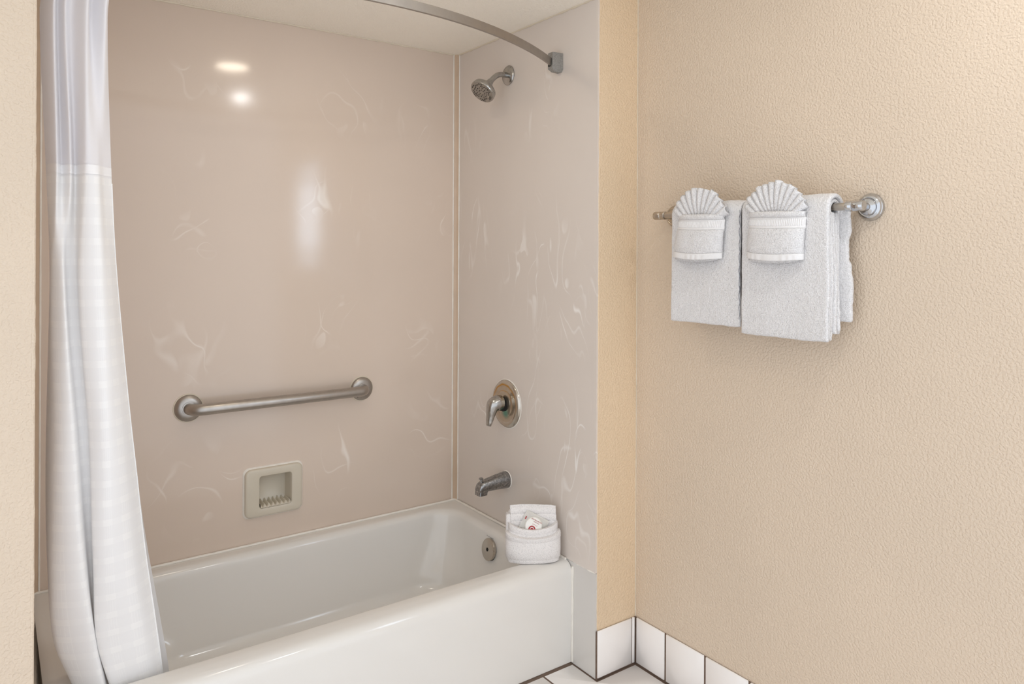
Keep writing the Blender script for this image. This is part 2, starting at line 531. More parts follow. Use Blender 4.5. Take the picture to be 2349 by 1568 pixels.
# paint lip over the raw panel edge
def rough_strip(name, p0, p1, w0, t, mat, parent, n=60, amp=0.0012):
    """an uneven bead: half-round strip from p0 to p1"""
    a, b = Vector(p0), Vector(p1)
    path = []
    rad = []
    for k in range(n + 1):
        q = a.lerp(b, k / n)
        e = noise.noise(Vector((k * 0.43, p0[0] * 7 + p0[2], p0[1] * 3)))
        path.append(q)
        rad.append(max(w0 * 0.35, w0 + amp * e * 1.6))
    V, F = tube(path, rad, 8)
    return obj(name, V, F, mat, parent)
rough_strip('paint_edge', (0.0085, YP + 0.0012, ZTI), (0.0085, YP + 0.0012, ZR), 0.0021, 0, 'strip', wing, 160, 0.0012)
rough_strip('corner_bead', (XR - 0.0008, YP - 0.0008, ZTI), (XR - 0.0008, YP - 0.0008, ZR), 0.0016, 0, 'caulk_c', wing, 160, 0.0006)
# towel wall with a window beyond the frame
WY0, WY1, WZ0, WZ1 = -2.66, -2.14, 1.28, 2.08
wall_right = struct(boxes('wall_right', [(XR, XR + 0.1, WY1, 0.16, 0, ZR), (XR, XR + 0.1, YR, WY0, 0, ZR),
                                        (XR, XR + 0.1, WY0, WY1, 0, WZ0), (XR, XR + 0.1, WY0, WY1, WZ1, ZR)], 'wall'),
                    'beige textured wall carrying the towel bar', 'wall')
win = thing('window_1', 'frosted white window in the towel wall beyond the towel bar', 'window', (XR + 0.04, (WY0 + WY1) / 2, WZ0))
win['kind'] = 'structure'
c = Vector(win.location)
def wbox(nm, x0, x1, y0, y1, z0, z1, m): return box(nm, (x0 - c.x, x1 - c.x, y0 - c.y, y1 - c.y, z0 - c.z, z1 - c.z), m, win, 0.002)
fx0, fx1 = XR + 0.02, XR + 0.07
wbox('window_frame', fx0, fx1, WY0, WY0 + 0.035, WZ0, WZ1, 'wood'); wbox('window_frame', fx0, fx1, WY1 - 0.035, WY1, WZ0, WZ1, 'wood')
wbox('window_frame', fx0, fx1, WY0 + 0.035, WY1 - 0.035, WZ0, WZ0 + 0.035, 'wood'); wbox('window_frame', fx0, fx1, WY0 + 0.035, WY1 - 0.035, WZ1 - 0.035, WZ1, 'wood')
wbox('window_pane', XR + 0.04, XR + 0.046, WY0 + 0.035, WY1 - 0.035, WZ0 + 0.035, WZ1 - 0.035, emitter('daylit_frosted_glass', C_DAY, 2.6))
la = bpy.data.lights.new('window_daylight', 'AREA'); la.shape = 'RECTANGLE'; la.size = WY1 - WY0 - 0.08; la.size_y = WZ1 - WZ0 - 0.08
la.energy = P_WINDOW; la.color = C_DAY
lo = bpy.data.objects.new('window_daylight', la); COL.objects.link(lo); lo.parent = win
lo.location = (XR + 0.036 - c.x, 0, (WZ1 - WZ0) / 2); lo.rotation_euler = (0, PI / 2, 0)
# left wing wall (very slightly out of square) and the rest of the room
V = [(XLF, YP, 0), (XLB, 0.07, 0), (XW, 0.07, 0), (XW, YP, 0)]
V = V + [(a, b, ZR) for a, b, _ in V]
wl = struct(obj('wall_alcove_left', V, [(0, 1, 2, 3), (4, 5, 6, 7), (0, 1, 5, 4), (1, 2, 6, 5), (2, 3, 7, 6), (3, 0, 4, 7)], 'wall', None, False),
            'beige textured plaster wall end left of the shower curtain', 'wall')
V = [(XLF + 0.0005, YP + 0.02, ZT), (XLB + 0.0005, -0.0005, ZT), (XLB + 0.004, -0.0005, ZT), (XLF + 0.003, YP + 0.02, ZT)]
V = V + [(a, b, ZC) for a, b, _ in V]
obj('surround_panel', V, [(0, 1, 2, 3), (4, 5, 6, 7), (0, 1, 5, 4), (1, 2, 6, 5), (2, 3, 7, 6), (3, 0, 4, 7)], 'panel', wl, False)
rough_strip('paint_edge', (XLF - 0.001, YP + 0.0015, 0.0), (XLF - 0.001, YP + 0.0015, ZR), 0.0032, 0, 'wall', wl, 180, 0.0010)
# left and rear walls left out so the even world light fills the room

# corner mouldings and caulk
def moulding(name, cx, sx):
    prof = [(0.0, -0.019), (sx * 0.004, -0.0155), (sx * 0.0085, -0.0085), (sx * 0.0155, -0.004), (sx * 0.019, 0.0), (0, 0)]
    loops = [[(cx + a, b, z) for a, b in prof] for z in (ZT, ZC)]
    V, F = loft(loops, True, True, True)
    return obj(name, V, F, 'trim', wall_back, True, angle=60)
moulding('corner_moulding', -0.0003, -1)
moulding('corner_moulding', XLB + 0.005, 1)
rough_strip('caulk_bead', (-0.0195, -0.0016, ZT), (-0.0195, -0.0016, ZC), 0.0030, 0, 'caulk', wall_back, 60, 0.0006)
rough_strip('caulk_bead', (-0.0016, -0.0195, ZT), (-0.0016, -0.0195, ZC), 0.0026, 0, 'caulk', wall_back, 60, 0.0006)
rough_strip('caulk_bead', (XLB + 0.024, -0.0016, ZT), (XLB + 0.024, -0.0016, ZC), 0.0032, 0, 'caulk', wall_back, 60, 0.0006)
rough_strip('caulk_bead', (XLB + 0.01, -0.001, ZC - 0.001), (0, -0.001, ZC - 0.001), 0.0042, 0, 'caulk_c', wall_back, 160, 0.0022)
rough_strip('caulk_bead', (-0.001, -0.004, ZC - 0.001), (-0.001, YP, ZC - 0.001), 0.0036, 0, 'caulk_c', wing, 90, 0.0022)
rough_strip('caulk_bead', (0.0, YAP - 0.001, 0.006), (0.0, YAP - 0.001, ZT - 0.02), 0.0046, 0, 'caulk', wing, 40, 0.001)
rough_strip('caulk_bead', (0.002, YAP - 0.004, ZT - 0.006), (0.001, YP + 0.006, ZT - 0.004), 0.0018, 0, 'caulk', wing, 30, 0.0016)

# tile baseboards
bbw = struct(box('baseboard_right', (XR - 0.0055, XR - 0.0005, YR, YP - 0.0005, 0, ZTI - 0.0015), 'grout'), 'row of white square base tiles along the towel wall', 'baseboard')
ty = [YP - 0.0085, -1.050] + [-1.050 - 0.1654 * k for k in range(1, 14)]
for a, b in zip(ty[:-1], ty[1:]):
    b = max(b, YR)
    if a - b < 0.03: break
    add_tile('base_tile', bbw, XR - 0.0085, XR - 0.001, b + 0.0034, a - 0.0034, 0.004, ZTI, 0.0024)
bbs = struct(box('baseboard_alcove', (0.0005, XR - 0.006, YP - 0.0055, YP - 0.0005, 0, ZTI - 0.0015), 'grout'), 'white base tile with narrow sliver on the wall end beside the tub', 'baseboard')
add_tile('base_tile', bbs, 0.0035, 0.1625, YP - 0.0085, YP - 0.001, 0.004, ZTI, 0.0024)
add_tile('base_tile', bbs, 0.1655, XR - 0.0095, YP - 0.0085, YP - 0.001, 0.004, ZTI, 0.0018)

# ------------------------------------------------------------------ bathtub
tub = thing('bathtub', 'white enamel alcove bathtub with rounded rim and plain apron', 'bathtub', (-0.77, -0.39, 0))
TX0, TX1, TY0, TY1 = XLB + 0.006, -0.0012, YAP, -0.003
loops = []
def L(x0, x1, y0, y1, r, z): loops.append(rrect(x0, x1, y0, y1, r, z, 10))
for z in (0.004, 0.10, 0.22, 0.315): L(TX0, TX1, TY0 + 0.002 * (1 - z / 0.315), TY1, 0.003, z)
R1 = 0.036
for k in range(1, 7):
    a = k / 6 * PI / 2
    L(TX0, TX1, TY0 + R1 * (1 - math.cos(a)), TY1 - 0.0005 * k, 0.003, ZT - 0.006 - R1 + R1 * math.sin(a))
IN = dict(x0=-1.478, x1=-0.050, y0=-0.706, y1=-0.052)
L(-1.505, -0.024, -0.735, -0.026, 0.06, ZT - 0.0035)
L(-1.492, -0.037, -0.722, -0.040, 0.09, ZT - 0.0035)
R2 = 0.026
rr = 0.105
for k in range(0, 7):
    a = k / 6 * PI / 2 * 0.86
    i = R2 * math.sin(a)
    L(IN['x0'] + i, IN['x1'] - i, IN['y0'] + i, IN['y1'] - i, rr, ZT - 0.004 - R2 * (1 - math.cos(a)))
top = (IN['x0'] + R2, IN['x1'] - R2, IN['y0'] + R2, IN['y1'] - R2)
zt0 = ZT - 0.004 - R2
bot = (-1.275, -0.125, -0.640, -0.128)
zb = 0.110
for k in range(1, 9):
    t = k / 8
    e = t ** 1.15
    q = [a + (b - a) * (e if s == 0 else t ** 1.6) for s, (a, b) in enumerate(zip(top, bot))]
    L(q[0], q[1], q[2], q[3], rr + 0.06 * t, zt0 + (zb - zt0) * t)
for k in range(1, 8):
    a = k / 7 * PI / 2
    i = 0.050 * (1 - math.cos(a)) + 0.008 * math.sin(a)
    L(bot[0] + i, bot[1] - i, bot[2] + i, bot[3] - i, rr + 0.055, zb - 0.052 * math.sin(a))
for f_ in (0.35, 0.75, 0.97):
    cx_, cy_ = (bot[0] + bot[1]) / 2, (bot[2] + bot[3]) / 2
    hx, hy = (bot[1] - bot[0]) / 2 - 0.05, (bot[3] - bot[2]) / 2 - 0.05
    hx *= (1 - f_ * 0.8); hy *= (1 - f_)
    L(cx_ - hx, cx_ + hx, cy_ - hy, cy_ + hy, min(hx, hy) * 0.8, zb - 0.052 - 0.004 * f_)
V, F = loft(loops, True, False, True)
obj('tub_body', local(V, tub.location), F, 'tub', tub, True, angle=60)
for p0, p1 in (((TX0 + 0.004, -0.0058, ZT - 0.0035), (-0.008, -0.0058, ZT - 0.0035)), ((-0.0062, -0.008, ZT - 0.0035), (-0.0062, YAP + 0.03, ZT - 0.0035))):
    rough_strip('caulk_bead', Vector(p0) - tub.location, Vector(p1) - tub.location, 0.0050, 0, 'caulk', tub, 110, 0.0006)
# overflow plate on the drain end
ov = Vector((-0.078, -0.395, 0.283))
dv = Vector((-0.985, 0, 0.17)).normalized()
V, F = lathe([(-0.006, 0.030), (0.004, 0.030), (0.004, 0.0395), (0.014, 0.0410), (0.0165, 0.0400), (0.018, 0.037), (0.0185, 0.0)], n=40, center=ov, direction=dv)
op = obj('overflow_plate', local(V, tub.location), F, 'nickel', tub)
V, F = lathe([(0.0, 0.036), (0.0045, 0.036)], n=32, center=ov + Vector((0.001, 0, -0.006)), direction=dv)
obj('overflow_gap', local(V, tub.location), F, 'dark', op)
V, F = lathe([(0.0, 0.0075), (0.0192, 0.0075), (0.0194, 0.0)], n=6, center=ov, direction=dv)
obj('toggle_hole', local(V, tub.location), F, 'dark', op)
V, F = lathe([(0.0, 0.034), (0.003, 0.034), (0.006, 0.028), (0.006, 0.0)], 'z', 32, (-0.27, -0.385, zb - 0.054))
obj('drain', local(V, tub.location), F, 'nickel', tub)
mt = Matrix(((0, 0.17, -0.985), (-1, 0, 0), (0, 0.985, 0.17))).to_4x4()
mt.translation = Vector((-0.0745, -0.385, 0.3275)) - tub.location
text_mesh('maker_lettering', 'KOHLER', 0.013, 'ink', tub, mt, 0.0012)

# ------------------------------------------------------------------ grab bar
gb = thing('grab_bar', 'brushed steel grab bar fixed to the tan back wall', 'grab bar', (-0.765, 0, 0.8785))
GL, GR, GZ, GO, GRAD = -1.0885, -0.4415, 0.8785, -0.058, 0.0195
path = [(GL, -0.002, GZ), (GL, -0.02, GZ)]
for k in range(1, 9):
    a = k / 8 * PI / 2
    path.append((GL + 0.038 * (1 - math.cos(a)), -0.02 + (GO + 0.02) * math.sin(a), GZ))
for k in range(7, -1, -1):
    a = k / 8 * PI / 2
    path.append((GR - 0.038 * (1 - math.cos(a)), -0.02 + (GO + 0.02) * math.sin(a), GZ))
path += [(GR, -0.002, GZ)]
V, F = tube(path, GRAD, 24)
obj('bar_tube', local(V, gb.location), F, 'steel', gb)
for gx in (GL, GR):
    V, F = lathe([(0.0, 0.0465), (0.004, 0.0465), (0.010, 0.043), (0.015, 0.034), (0.0165, 0.024), (0.0165, 0.0)], n=48, center=(gx, -0.0002, GZ), direction=(0, -1, 0))
    obj('flange', local(V, gb.location), F, 'steel', gb)
    V, F = lathe([(0.014, 0.0235), (0.019, 0.0232), (0.0195, 0.019)], n=32, center=(gx, 0, GZ), direction=(0, -1, 0))
    obj('collar', local(V, gb.location), F, 'steel', gb)
    V, F = lathe([(0.0, 0.0505), (0.0018, 0.0495), (0.0022, 0.045)], n=48, center=(gx, -0.0001, GZ), direction=(0, -1, 0))
    obj('caulk_ring', local(V, gb.location), F, 'caulk_c', gb)

# ------------------------------------------------------------------ soap dish
sd = thing('soap_dish', 'recessed putty coloured ceramic soap dish below the grab bar', 'soap dish', ((SDX0 + SDX1) / 2, 0, SDZ0))
def rr2(x0, x1, z0, z1, r, y, n=7): return [(p[0], y, p[1]) for p in rrect(x0, x1, z0, z1, r, 0, n)]
lp = []
for d, y in ((0.0, -0.0003), (0.0, -0.010), (0.0015, -0.014), (0.005, -0.0165), (0.010, -0.0172), (0.018, -0.0172)):
    lp.append(rr2(SDX0 + d, SDX1 - d, SDZ0 + d, SDZ1 - d, max(0.004, 0.022 - d * 0.5), y))
for d, y in ((-0.004, -0.0172), (0.0, -0.0160), (0.002, -0.012), (0.0035, 0.0), (0.008, 0.042), (0.014, 0.047)):
    lp.append(rr2(NX0 + d, NX1 - d, NZ0 + d, NZ1 - d, 0.010, y))
V, F = loft(lp, True, False, True)
obj('dish_body', local(V, sd.location), F, 'dish', sd)
n_r = 7
wv = []
for i in range(n_r * 8 + 1):
    x = NX0 + 0.006 + (NX1 - NX0 - 0.012) * i / (n_r * 8)
    wv.append((x, 0.5 + 0.5 * math.cos(2 * PI * i / 8)))
rows = [[(x, y, NZ0 + 0.001 + (0.0105 * h + 0.004) * s) for x, h in wv] for y, s in ((-0.0155, 0.15), (-0.012, 0.9), (-0.004, 1.0), (0.030, 1.0), (0.045, 1.3))]
V, F = loft(rows, False)
obj('drain_ridges', local(V, sd.location), F, 'dish', sd, True, angle=80)
lp = [rr2(SDX0 - d, SDX1 + d, SDZ0 - d, SDZ1 + d, 0.024, y) for d, y in ((0.0055, -0.0002), (0.004, -0.003), (0.0006, -0.006), (-0.001, -0.0055))]
V, F = loft(lp)
obj('caulk_ring', local(V, sd.location), F, 'caulk', sd)

# ------------------------------------------------------------------ shower head
SY = -0.387
sh = thing('wall_shower', 'chrome shower head on a bent arm below the curtain rod', 'shower head', (0, SY, 2.119))
V, F = lathe([(0.0, 0.0385), (0.003, 0.0385), (0.008, 0.034), (0.0105, 0.026), (0.011, 0.0)], n=40, center=(-0.0003, SY, 2.119), direction=(-1, 0, 0))
obj('wall_flange', local(V, sh.location), F, 'chrome_worn', sh)
arm = smooth_path([(-0.002, SY, 2.119), (-0.030, SY, 2.1185), (-0.052, SY, 2.113), (-0.070, SY, 2.100), (-0.090, SY, 2.079)], 8)
V, F = tube(arm, 0.0105, 18)
obj('arm', local(V, sh.location), F, 'chrome_worn', sh)
hd = Vector((-0.66, -0.10, -0.745)).normalized()
h0 = Vector((-0.086, SY, 2.084))
V, F = lathe([(0.0, 0.0125), (0.012, 0.0135), (0.014, 0.011), (0.016, 0.018), (0.020, 0.0195), (0.032, 0.0195), (0.036, 0.016)], n=28, center=h0, direction=hd)
obj('swivel_nut', local(V, sh.location), F, 'chrome_worn', sh)
V, F = lathe([(0.030, 0.015), (0.034, 0.030), (0.040, 0.0425), (0.046, 0.0485), (0.056, 0.0505), (0.062, 0.0505), (0.0655, 0.0485), (0.0655, 0.046)], n=48, center=h0, direction=hd)
body = obj('head_shell', local(V, sh.location), F, 'chrome_worn', sh)
V, F = lathe([(0.060, 0.0475), (0.0662, 0.0472), (0.0668, 0.0)], n=48, center=h0, direction=hd)
face = obj('spray_face', local(V, sh.location), F, 'face', sh)
a_ = hd.orthogonal().normalized(); b_ = hd.cross(a_)
V, F = [], []
for ring, (r_, n_) in enumerate(((0.012, 8), (0.022, 12), (0.031, 30), (0.036, 30), (0.041, 36))):
    for k in range(n_):
        if ring >= 2 and (k // 3) % 2 == (ring % 2): continue
        an = 2 * PI * (k + 0.5 * ring) / n_
        c_ = h0 + a_ * (r_ * math.cos(an)) + b_ * (r_ * math.sin(an))
        v, f = lathe([(0.066, 0.0017), (0.0688, 0.0014)], n=6, center=c_, direction=hd)
        k0 = len(V)
        V += v; F += [tuple(i + k0 for i in q) for q in f]
nz = obj('nozzles', local(V, sh.location), F, 'rubber', face, False)
nz['kind'] = 'stuff'
tp = h0 + hd * 0.058 + (Vector((0.3, -0.9, -0.3)) - hd * Vector((0.3, -0.9, -0.3)).dot(hd)).normalized() * 0.050
V, F = tube([tp - hd * 0.004, tp + hd * 0.005], 0.0045, 10)
obj('spray_tab', local(V, sh.location), F, 'chrome_worn', body)

# ------------------------------------------------------------------ mixing valve
vc = Vector((0, -0.385, 0.8325))
mv = thing('shower_valve', 'chrome valve plate with rust rings and lever handle above the spout', 'valve', vc)
V, F = lathe([(0.0003, 0.0935), (0.003, 0.0935), (0.007, 0.0905), (0.0115, 0.083), (0.0135, 0.075), (0.012, 0.070), (0.0135, 0.058), (0.0135, 0.052), (0.0150, 0.050), (0.0165, 0.030), (0.0165, 0.0)], n=64, center=(0, 0, 0), direction=(-1, 0, 0))
obj('escutcheon', V, F, 'valve', mv)
V, F = lathe([(0.0002, 0.0970), (0.0016, 0.0955), (0.002, 0.092)], n=64, center=(0, 0, 0), direction=(-1, 0, 0))
obj('caulk_ring', V, F, 'caulk', mv)
V, F = lathe([(0.015, 0.0275), (0.022, 0.0275), (0.023, 0.0235), (0.034, 0.0235)], n=32, center=(0, 0, 0), direction=(-1, 0, 0))
obj('sleeve', V, F, 'dark', mv)
lev = smooth_path([(-0.030, 0.0, 0.008), (-0.046, 0.0, 0.008), (-0.062, 0.001, 0.002), (-0.070, 0.003, -0.018), (-0.074, 0.006, -0.042), (-0.078, 0.008, -0.066), (-0.081, 0.008, -0.078)], 6)
rad = [0.0285, 0.030, 0.028, 0.0215, 0.0155, 0.0115, 0.009]
def interp(vals, t):
    t *= len(vals) - 1
    i = min(int(t), len(vals) - 2)
    return vals[i] + (vals[i + 1] - vals[i]) * (t - i)
ra = [interp(rad, k / (len(lev) - 1)) for k in range(len(lev))]
rb_ = [interp([0.0285, 0.030, 0.029, 0.0235, 0.0190, 0.0165, 0.011], k / (len(lev) - 1)) for k in range(len(lev))]
V, F = tube(lev, ra, 20, True, rb_)
obj('lever_handle', V, F, 'chrome_worn', mv)

# ------------------------------------------------------------------ tub spout
sp = thing('tub_spout', 'crusty chrome tub spout with diverter knob below the valve plate', 'spout', (0, SY, 0.536))
def sec(x, zc_, w_, h_, sq=3.2, n=24):
    out = []
    for k in range(n):
        a = 2 * PI * k / n
        c_, s_ = math.cos(a), math.sin(a)
        out.append((x, SY + w_ * math.copysign(abs(c_) ** (2 / sq), c_), zc_ + h_ * math.copysign(abs(s_) ** (2 / sq), s_)))
    return out
loops_s = [sec(-0.0005, .536, .031, .032, 2.2), sec(-.012, .5362, .031, .0315, 2.2), sec(-.05, .5345, .0275, .0275, 2.5), sec(-.095, .531, .0235, .0225, 2.9), sec(-.118, .5275, .0215, .0215, 3.0), sec(-.130, .5225, .020, .019, 3.2), sec(-.1355, .517, .018, .014, 3.2)]
V, F = loft(loops_s, True, True, True)
spb = obj('spout_body', local(V, sp.location), F, 'chrome_spout', sp, True, angle=50)
lo_ = [[(p[0], p[1], z) for p in rrect(x0, x1, SY - w_, SY + w_, 0.006, 0, 4)] for x0, x1, w_, z in ((-.134, -.098, .0195, .520), (-.1375, -.1, .0195, .508), (-.1385, -.1015, .0192, .4985), (-.136, -.104, .0165, .4978))]
V, F = loft(lo_, True, True, True)
obj('outlet', local(V, sp.location), F, 'chrome_spout', sp, True, angle=50)
V, F = lathe([(0, .0045), (.012, .0045), (.0135, .0085), (.0165, .009), (.018, .0075), (.018, 0)], 'z', 16, (-.121, SY, .5445))
obj('diverter_knob', local(V, sp.location), F, 'chrome_spout', sp)
V, F = lathe([(0.0002, 0.0345), (0.002, 0.0335), (0.003, 0.031)], n=40, center=(0, SY, .536), direction=(-1, 0, 0))
obj('caulk_ring', local(V, sp.location), F, 'caulk', sp)

# ------------------------------------------------------------------ curtain rod
RZ = 2.100
rod = thing('curtain_rod', 'bowed flat brushed metal shower curtain rod spanning the tub', 'curtain rod', (-0.775, -0.94, RZ))
def rod_y(x):
    t = (x + 0.787) / 0.75
    return -0.945 + 0.245 * abs(t) ** 2.05
pts = []
nr = 64
for k in range(nr + 1):
    x = -0.034 - (1.572 - 0.068 + 0.0) * k / nr
    pts.append(Vector((x, rod_y(x), RZ)))
loops_r = []
for i, p in enumerate(pts):
    t = (pts[min(i + 1, nr)] - pts[max(i - 1, 0)]).normalized()
    s_ = Vector((-t.y, t.x, 0))
    prof = [(-.0045, -.0125), (-.003, -.0135), (.003, -.0135), (.0045, -.0125), (.0045, .0125), (.003, .0135), (-.003, .0135), (-.0045, .0125)]
    loops_r.append([p + s_ * a + Vector((0, 0, b)) for a, b in prof])
V, F = loft(loops_r, True, True, True)
obj('rod_band', local(V, rod.location), F, 'rod', rod, True, angle=30)
for sx, wx, yy in ((1, 0.0, rod_y(-0.034)), (-1, -1.5715, rod_y(-1.54))):
    q = [(-0.044, 0.012), (-0.0005, 0.016), (-0.0005, -0.020), (-0.044, -0.014)]
    lp = []
    for z, kx, ky in ((-0.034, 0.70, 0.65), (-0.024, 1, 1), (0.030, 1, 1), (0.033, 0.97, 0.94)):
        lp.append([(wx + sx * (-0.0005 + (a + 0.0005) * kx), yy - 0.004 + b * ky, RZ + z) for a, b in q])
    V, F = loft(lp, True, True, True)
    br = obj('wall_bracket', local(V, rod.location), F, 'bracket', rod, True, angle=30)
    x0, x1 = sorted((wx - sx * 0.0447, wx - sx * 0.043))
    box('slot', (x0 - rod.location.x, x1 - rod.location.x, yy - 0.0085 - rod.location.y, yy + 0.0055 - rod.location.y, -0.0165, 0.0165), 'dark', br)

# ------------------------------------------------------------------ shower curtain
# plan shape of the cloth (x, y) at a few heights; nine fold points along the cloth
KEYS = [
    (2.075, [(-1.545, -.690), (-1.526, -.742), (-1.518, -.722), (-1.503, -.748), (-1.487, -.738), (-1.462, -.775), (-1.452, -.735), (-1.425, -.772), (-1.418, -.752)]),
    (1.990, [(-1.560, -.700), (-1.536, -.746), (-1.526, -.722), (-1.513, -.745), (-1.498, -.732), (-1.470, -.765), (-1.458, -.725), (-1.431, -.755), (-1.422, -.715)]),
    (1.610, [(-1.546, -.700), (-1.528, -.746), (-1.516, -.718), (-1.500, -.742), (-1.488, -.722), (-1.472, -.762), (-1.446, -.758), (-1.430, -.728), (-1.411, -.705)]),
    (1.360, [(-1.536, -.665), (-1.535, -.725), (-1.514, -.755), (-1.504, -.722), (-1.486, -.724), (-1.480, -.758), (-1.441, -.770), (-1.417, -.742), (-1.398, -.700)]),
    (0.985, [(-1.540, -.625), (-1.528, -.722), (-1.493, -.750), (-1.476, -.714), (-1.460, -.716), (-1.458, -.748), (-1.426, -.768), (-1.391, -.742), (-1.364, -.700)]),
    (0.650, [(-1.535, -.600), (-1.528, -.690), (-1.470, -.726), (-1.452, -.676), (-1.444, -.680), (-1.445, -.716), (-1.411, -.728), (-1.362, -.710), (-1.325, -.668)]),
    (0.470, [(-1.520, -.585), (-1.516, -.655), (-1.443, -.690), (-1.434, -.640), (-1.431, -.650), (-1.434, -.686), (-1.395, -.690), (-1.338, -.684), (-1.300, -.655)]),
    (0.340, [(-1.470, -.570), (-1.478, -.630), (-1.420, -.672), (-1.405, -.625), (-1.404, -.632), (-1.402, -.668), (-1.372, -.670), (-1.320, -.666), (-1.283, -.648)]),
    (0.235, [(-1.440, -.560), (-1.452, -.610), (-1.400, -.640), (-1.380, -.600), (-1.380, -.606), (-1.376, -.640), (-1.350, -.642), (-1.306, -.640), (-1.272, -.628)]),
]
def crv(vals, t):
    i = min(int(t), len(vals) - 2)
    f = t - i
    p0, p1, p2, p3 = vals[max(0, i - 1)], vals[i], vals[i + 1], vals[min(len(vals) - 1, i + 2)]
    return 0.5 * (2 * p1 + (p2 - p0) * f + (2 * p0 - 5 * p1 + 4 * p2 - p3) * f * f + (3 * p1 - p0 - 3 * p2 + p3) * f ** 3)
SUB = 12
NU = 8 * SUB + 1
def row(z):
    # monotone interpolation in height, spline across the folds
    for i in range(len(KEYS) - 1):
        if KEYS[i + 1][0] <= z: break
    za, zb_ = KEYS[i][0], KEYS[i + 1][0]
    f = (za - z) / (za - zb_)
    k0, k1, k2, k3 = KEYS[max(0, i - 1)], KEYS[i], KEYS[i + 1], KEYS[min(len(KEYS) - 1, i + 2)]
    def blend(j, d):
        m1 = (k2[1][j][d] - k0[1][j][d]) / (k0[0] - k2[0]) * (za - zb_) if k0 is not k1 else (k2[1][j][d] - k1[1][j][d])
        m2 = (k3[1][j][d] - k1[1][j][d]) / (k1[0] - k3[0]) * (za - zb_) if k3 is not k2 else (k2[1][j][d] - k1[1][j][d])
        f2, f3 = f * f, f ** 3
        return (2 * f3 - 3 * f2 + 1) * k1[1][j][d] + (f3 - 2 * f2 + f) * m1 + (-2 * f3 + 3 * f2) * k2[1][j][d] + (f3 - f2) * m2
    xs_ = [blend(j, 0) for j in range(9)]
    ys_ = [blend(j, 1) for j in range(9)]
    out = []
    for k in range(NU):
        t = k / SUB
        x, y = crv(xs_, t), crv(ys_, t)
        q = Vector((x * 9, y * 9, z * 5))
        d = noise.noise(q) * 0.0035 * min(1.0, (2.1 - z))
        out.append(Vector((x + d * 0.4, y + d, z)))
    return out
def cloth(name, z0, z1, mat, parent, off=0.0, dz=0.02):
    n = max(2, int((z0 - z1) / dz))
    rows = [row(z0 + (z1 - z0) * k / n) for k in range(n + 1)]
    if off:
        rows = [[p + Vector((0, off, 0)) for p in r] for r in rows]
    V, F = loft(rows, False)
    o = obj(name, local(V, parent.location), F, mat, parent, True, angle=180)
    mid = row(0.9)
    us = [0.0]
    for k in range(1, NU): us.append(us[-1] + 0.02)
    uvl = o.data.uv_layers.new(name='UVMap')
    for lp_ in o.data.loops:
        vi = lp_.vertex_index
        uvl.data[lp_.index].uv = (us[vi % NU] * 0.55, V[vi].z if isinstance(V[vi], Vector) else V[vi][2])
    return o
cur = thing('shower_curtain', 'white shower curtain bunched at the left end of the tub', 'curtain', (-1.45, -0.70, 0.235))
cloth('fabric_panel', 1.618, 0.235, 'curtain', cur)
cloth('sheer_panel', 2.075, 1.616, 'sheer', cur)
cloth('seam_band', 1.628, 1.606, 'seam', cur, -0.0016, 0.006)
# free side hem
hem = []
for k in range(90):
    z = 1.59 + (0.24 - 1.59) * k / 89
    r_ = row(z)
    hem.append(r_[-1])
V, F = tube(hem, 0.0016, 6)
obj('side_hem', local(V, cur.location), F, 'curtain', cur)
# thin liner behind the lower right edge
rows = []
for k in range(60):
    z = 1.0 + (0.20 - 1.0) * k / 59
    r_ = row(max(z, 0.236))
    e, p_ = r_[-1], r_[-14]
    s_ = max(0.0, (0.95 - z)) * 0.030
    rows.append([Vector((p_.x + (e.x + s_ - p_.x) * u, p_.y + 0.012 + (e.y + 0.014 - p_.y) * u, z)) for u in [j / 10 for j in range(11)]])
V, F = loft(rows, False)
obj('vinyl_liner', local(V, cur.location), F, 'liner', cur, True, angle=180)
for k in range(8):
    x = -1.535 + 0.0155 * k
    y = rod_y(x)
    V, F = tube([Vector((x, y + 0.017 * math.sin(a), RZ - 0.006 + 0.026 * math.cos(a))) for a in [2 * PI * j / 20 for j in range(21)]], 0.0014, 6)
    obj('curtain_ring', local(V, cur.location), F, 'chrome', cur)

# ------------------------------------------------------------------ towel bar
BX, BZ = XR - 0.075, 1.547
PYR, PYL = -1.738, -1.083
tb = thing('towel_bar', 'chrome towel bar with round posts on the beige wall', 'towel bar', (XR, (PYL + PYR) / 2, BZ))
V, F = tube([(BX, PYL - 0.01, BZ), (BX, PYR + 0.01, BZ)], 0.0098, 24)
obj('bar', local(V, tb.location), F, 'nickel', tb)
for py, m_ in ((PYL, 'nickel'), (PYR, 'chrome')):
    V, F = lathe([(0.0005, 0.0350), (0.004, 0.0352), (0.008, 0.0335), (0.010, 0.0315), (0.0125, 0.0310), (0.016, 0.0285), (0.0175, 0.0245), (0.0165, 0.0225), (0.0165, 0.0215), (0.019, 0.0200), (0.021, 0.014), (0.024, 0.0105), (0.040, 0.0088), (0.046, 0.0105), (0.049, 0.0105), (0.052, 0.0088), (0.075, 0.0086)], n=48, center=(XR, py, BZ), direction=(-1, 0, 0))
    obj('post', local(V, tb.location), F, m_, tb)
    V, F = lathe([(-0.024, 0.0), (-0.024, 0.0105), (-0.022, 0.0130), (-0.008, 0.0132), (-0.006, 0.0120), (-0.004, 0.0132), (0.020, 0.0132), (0.0225, 0.0118), (0.0225, 0.0)], n=32, center=(BX, py, BZ), direction=(0, 1, 0) if py == PYL else (0, -1, 0))
    obj('end_cap', local(V, tb.location), F, m_, tb)

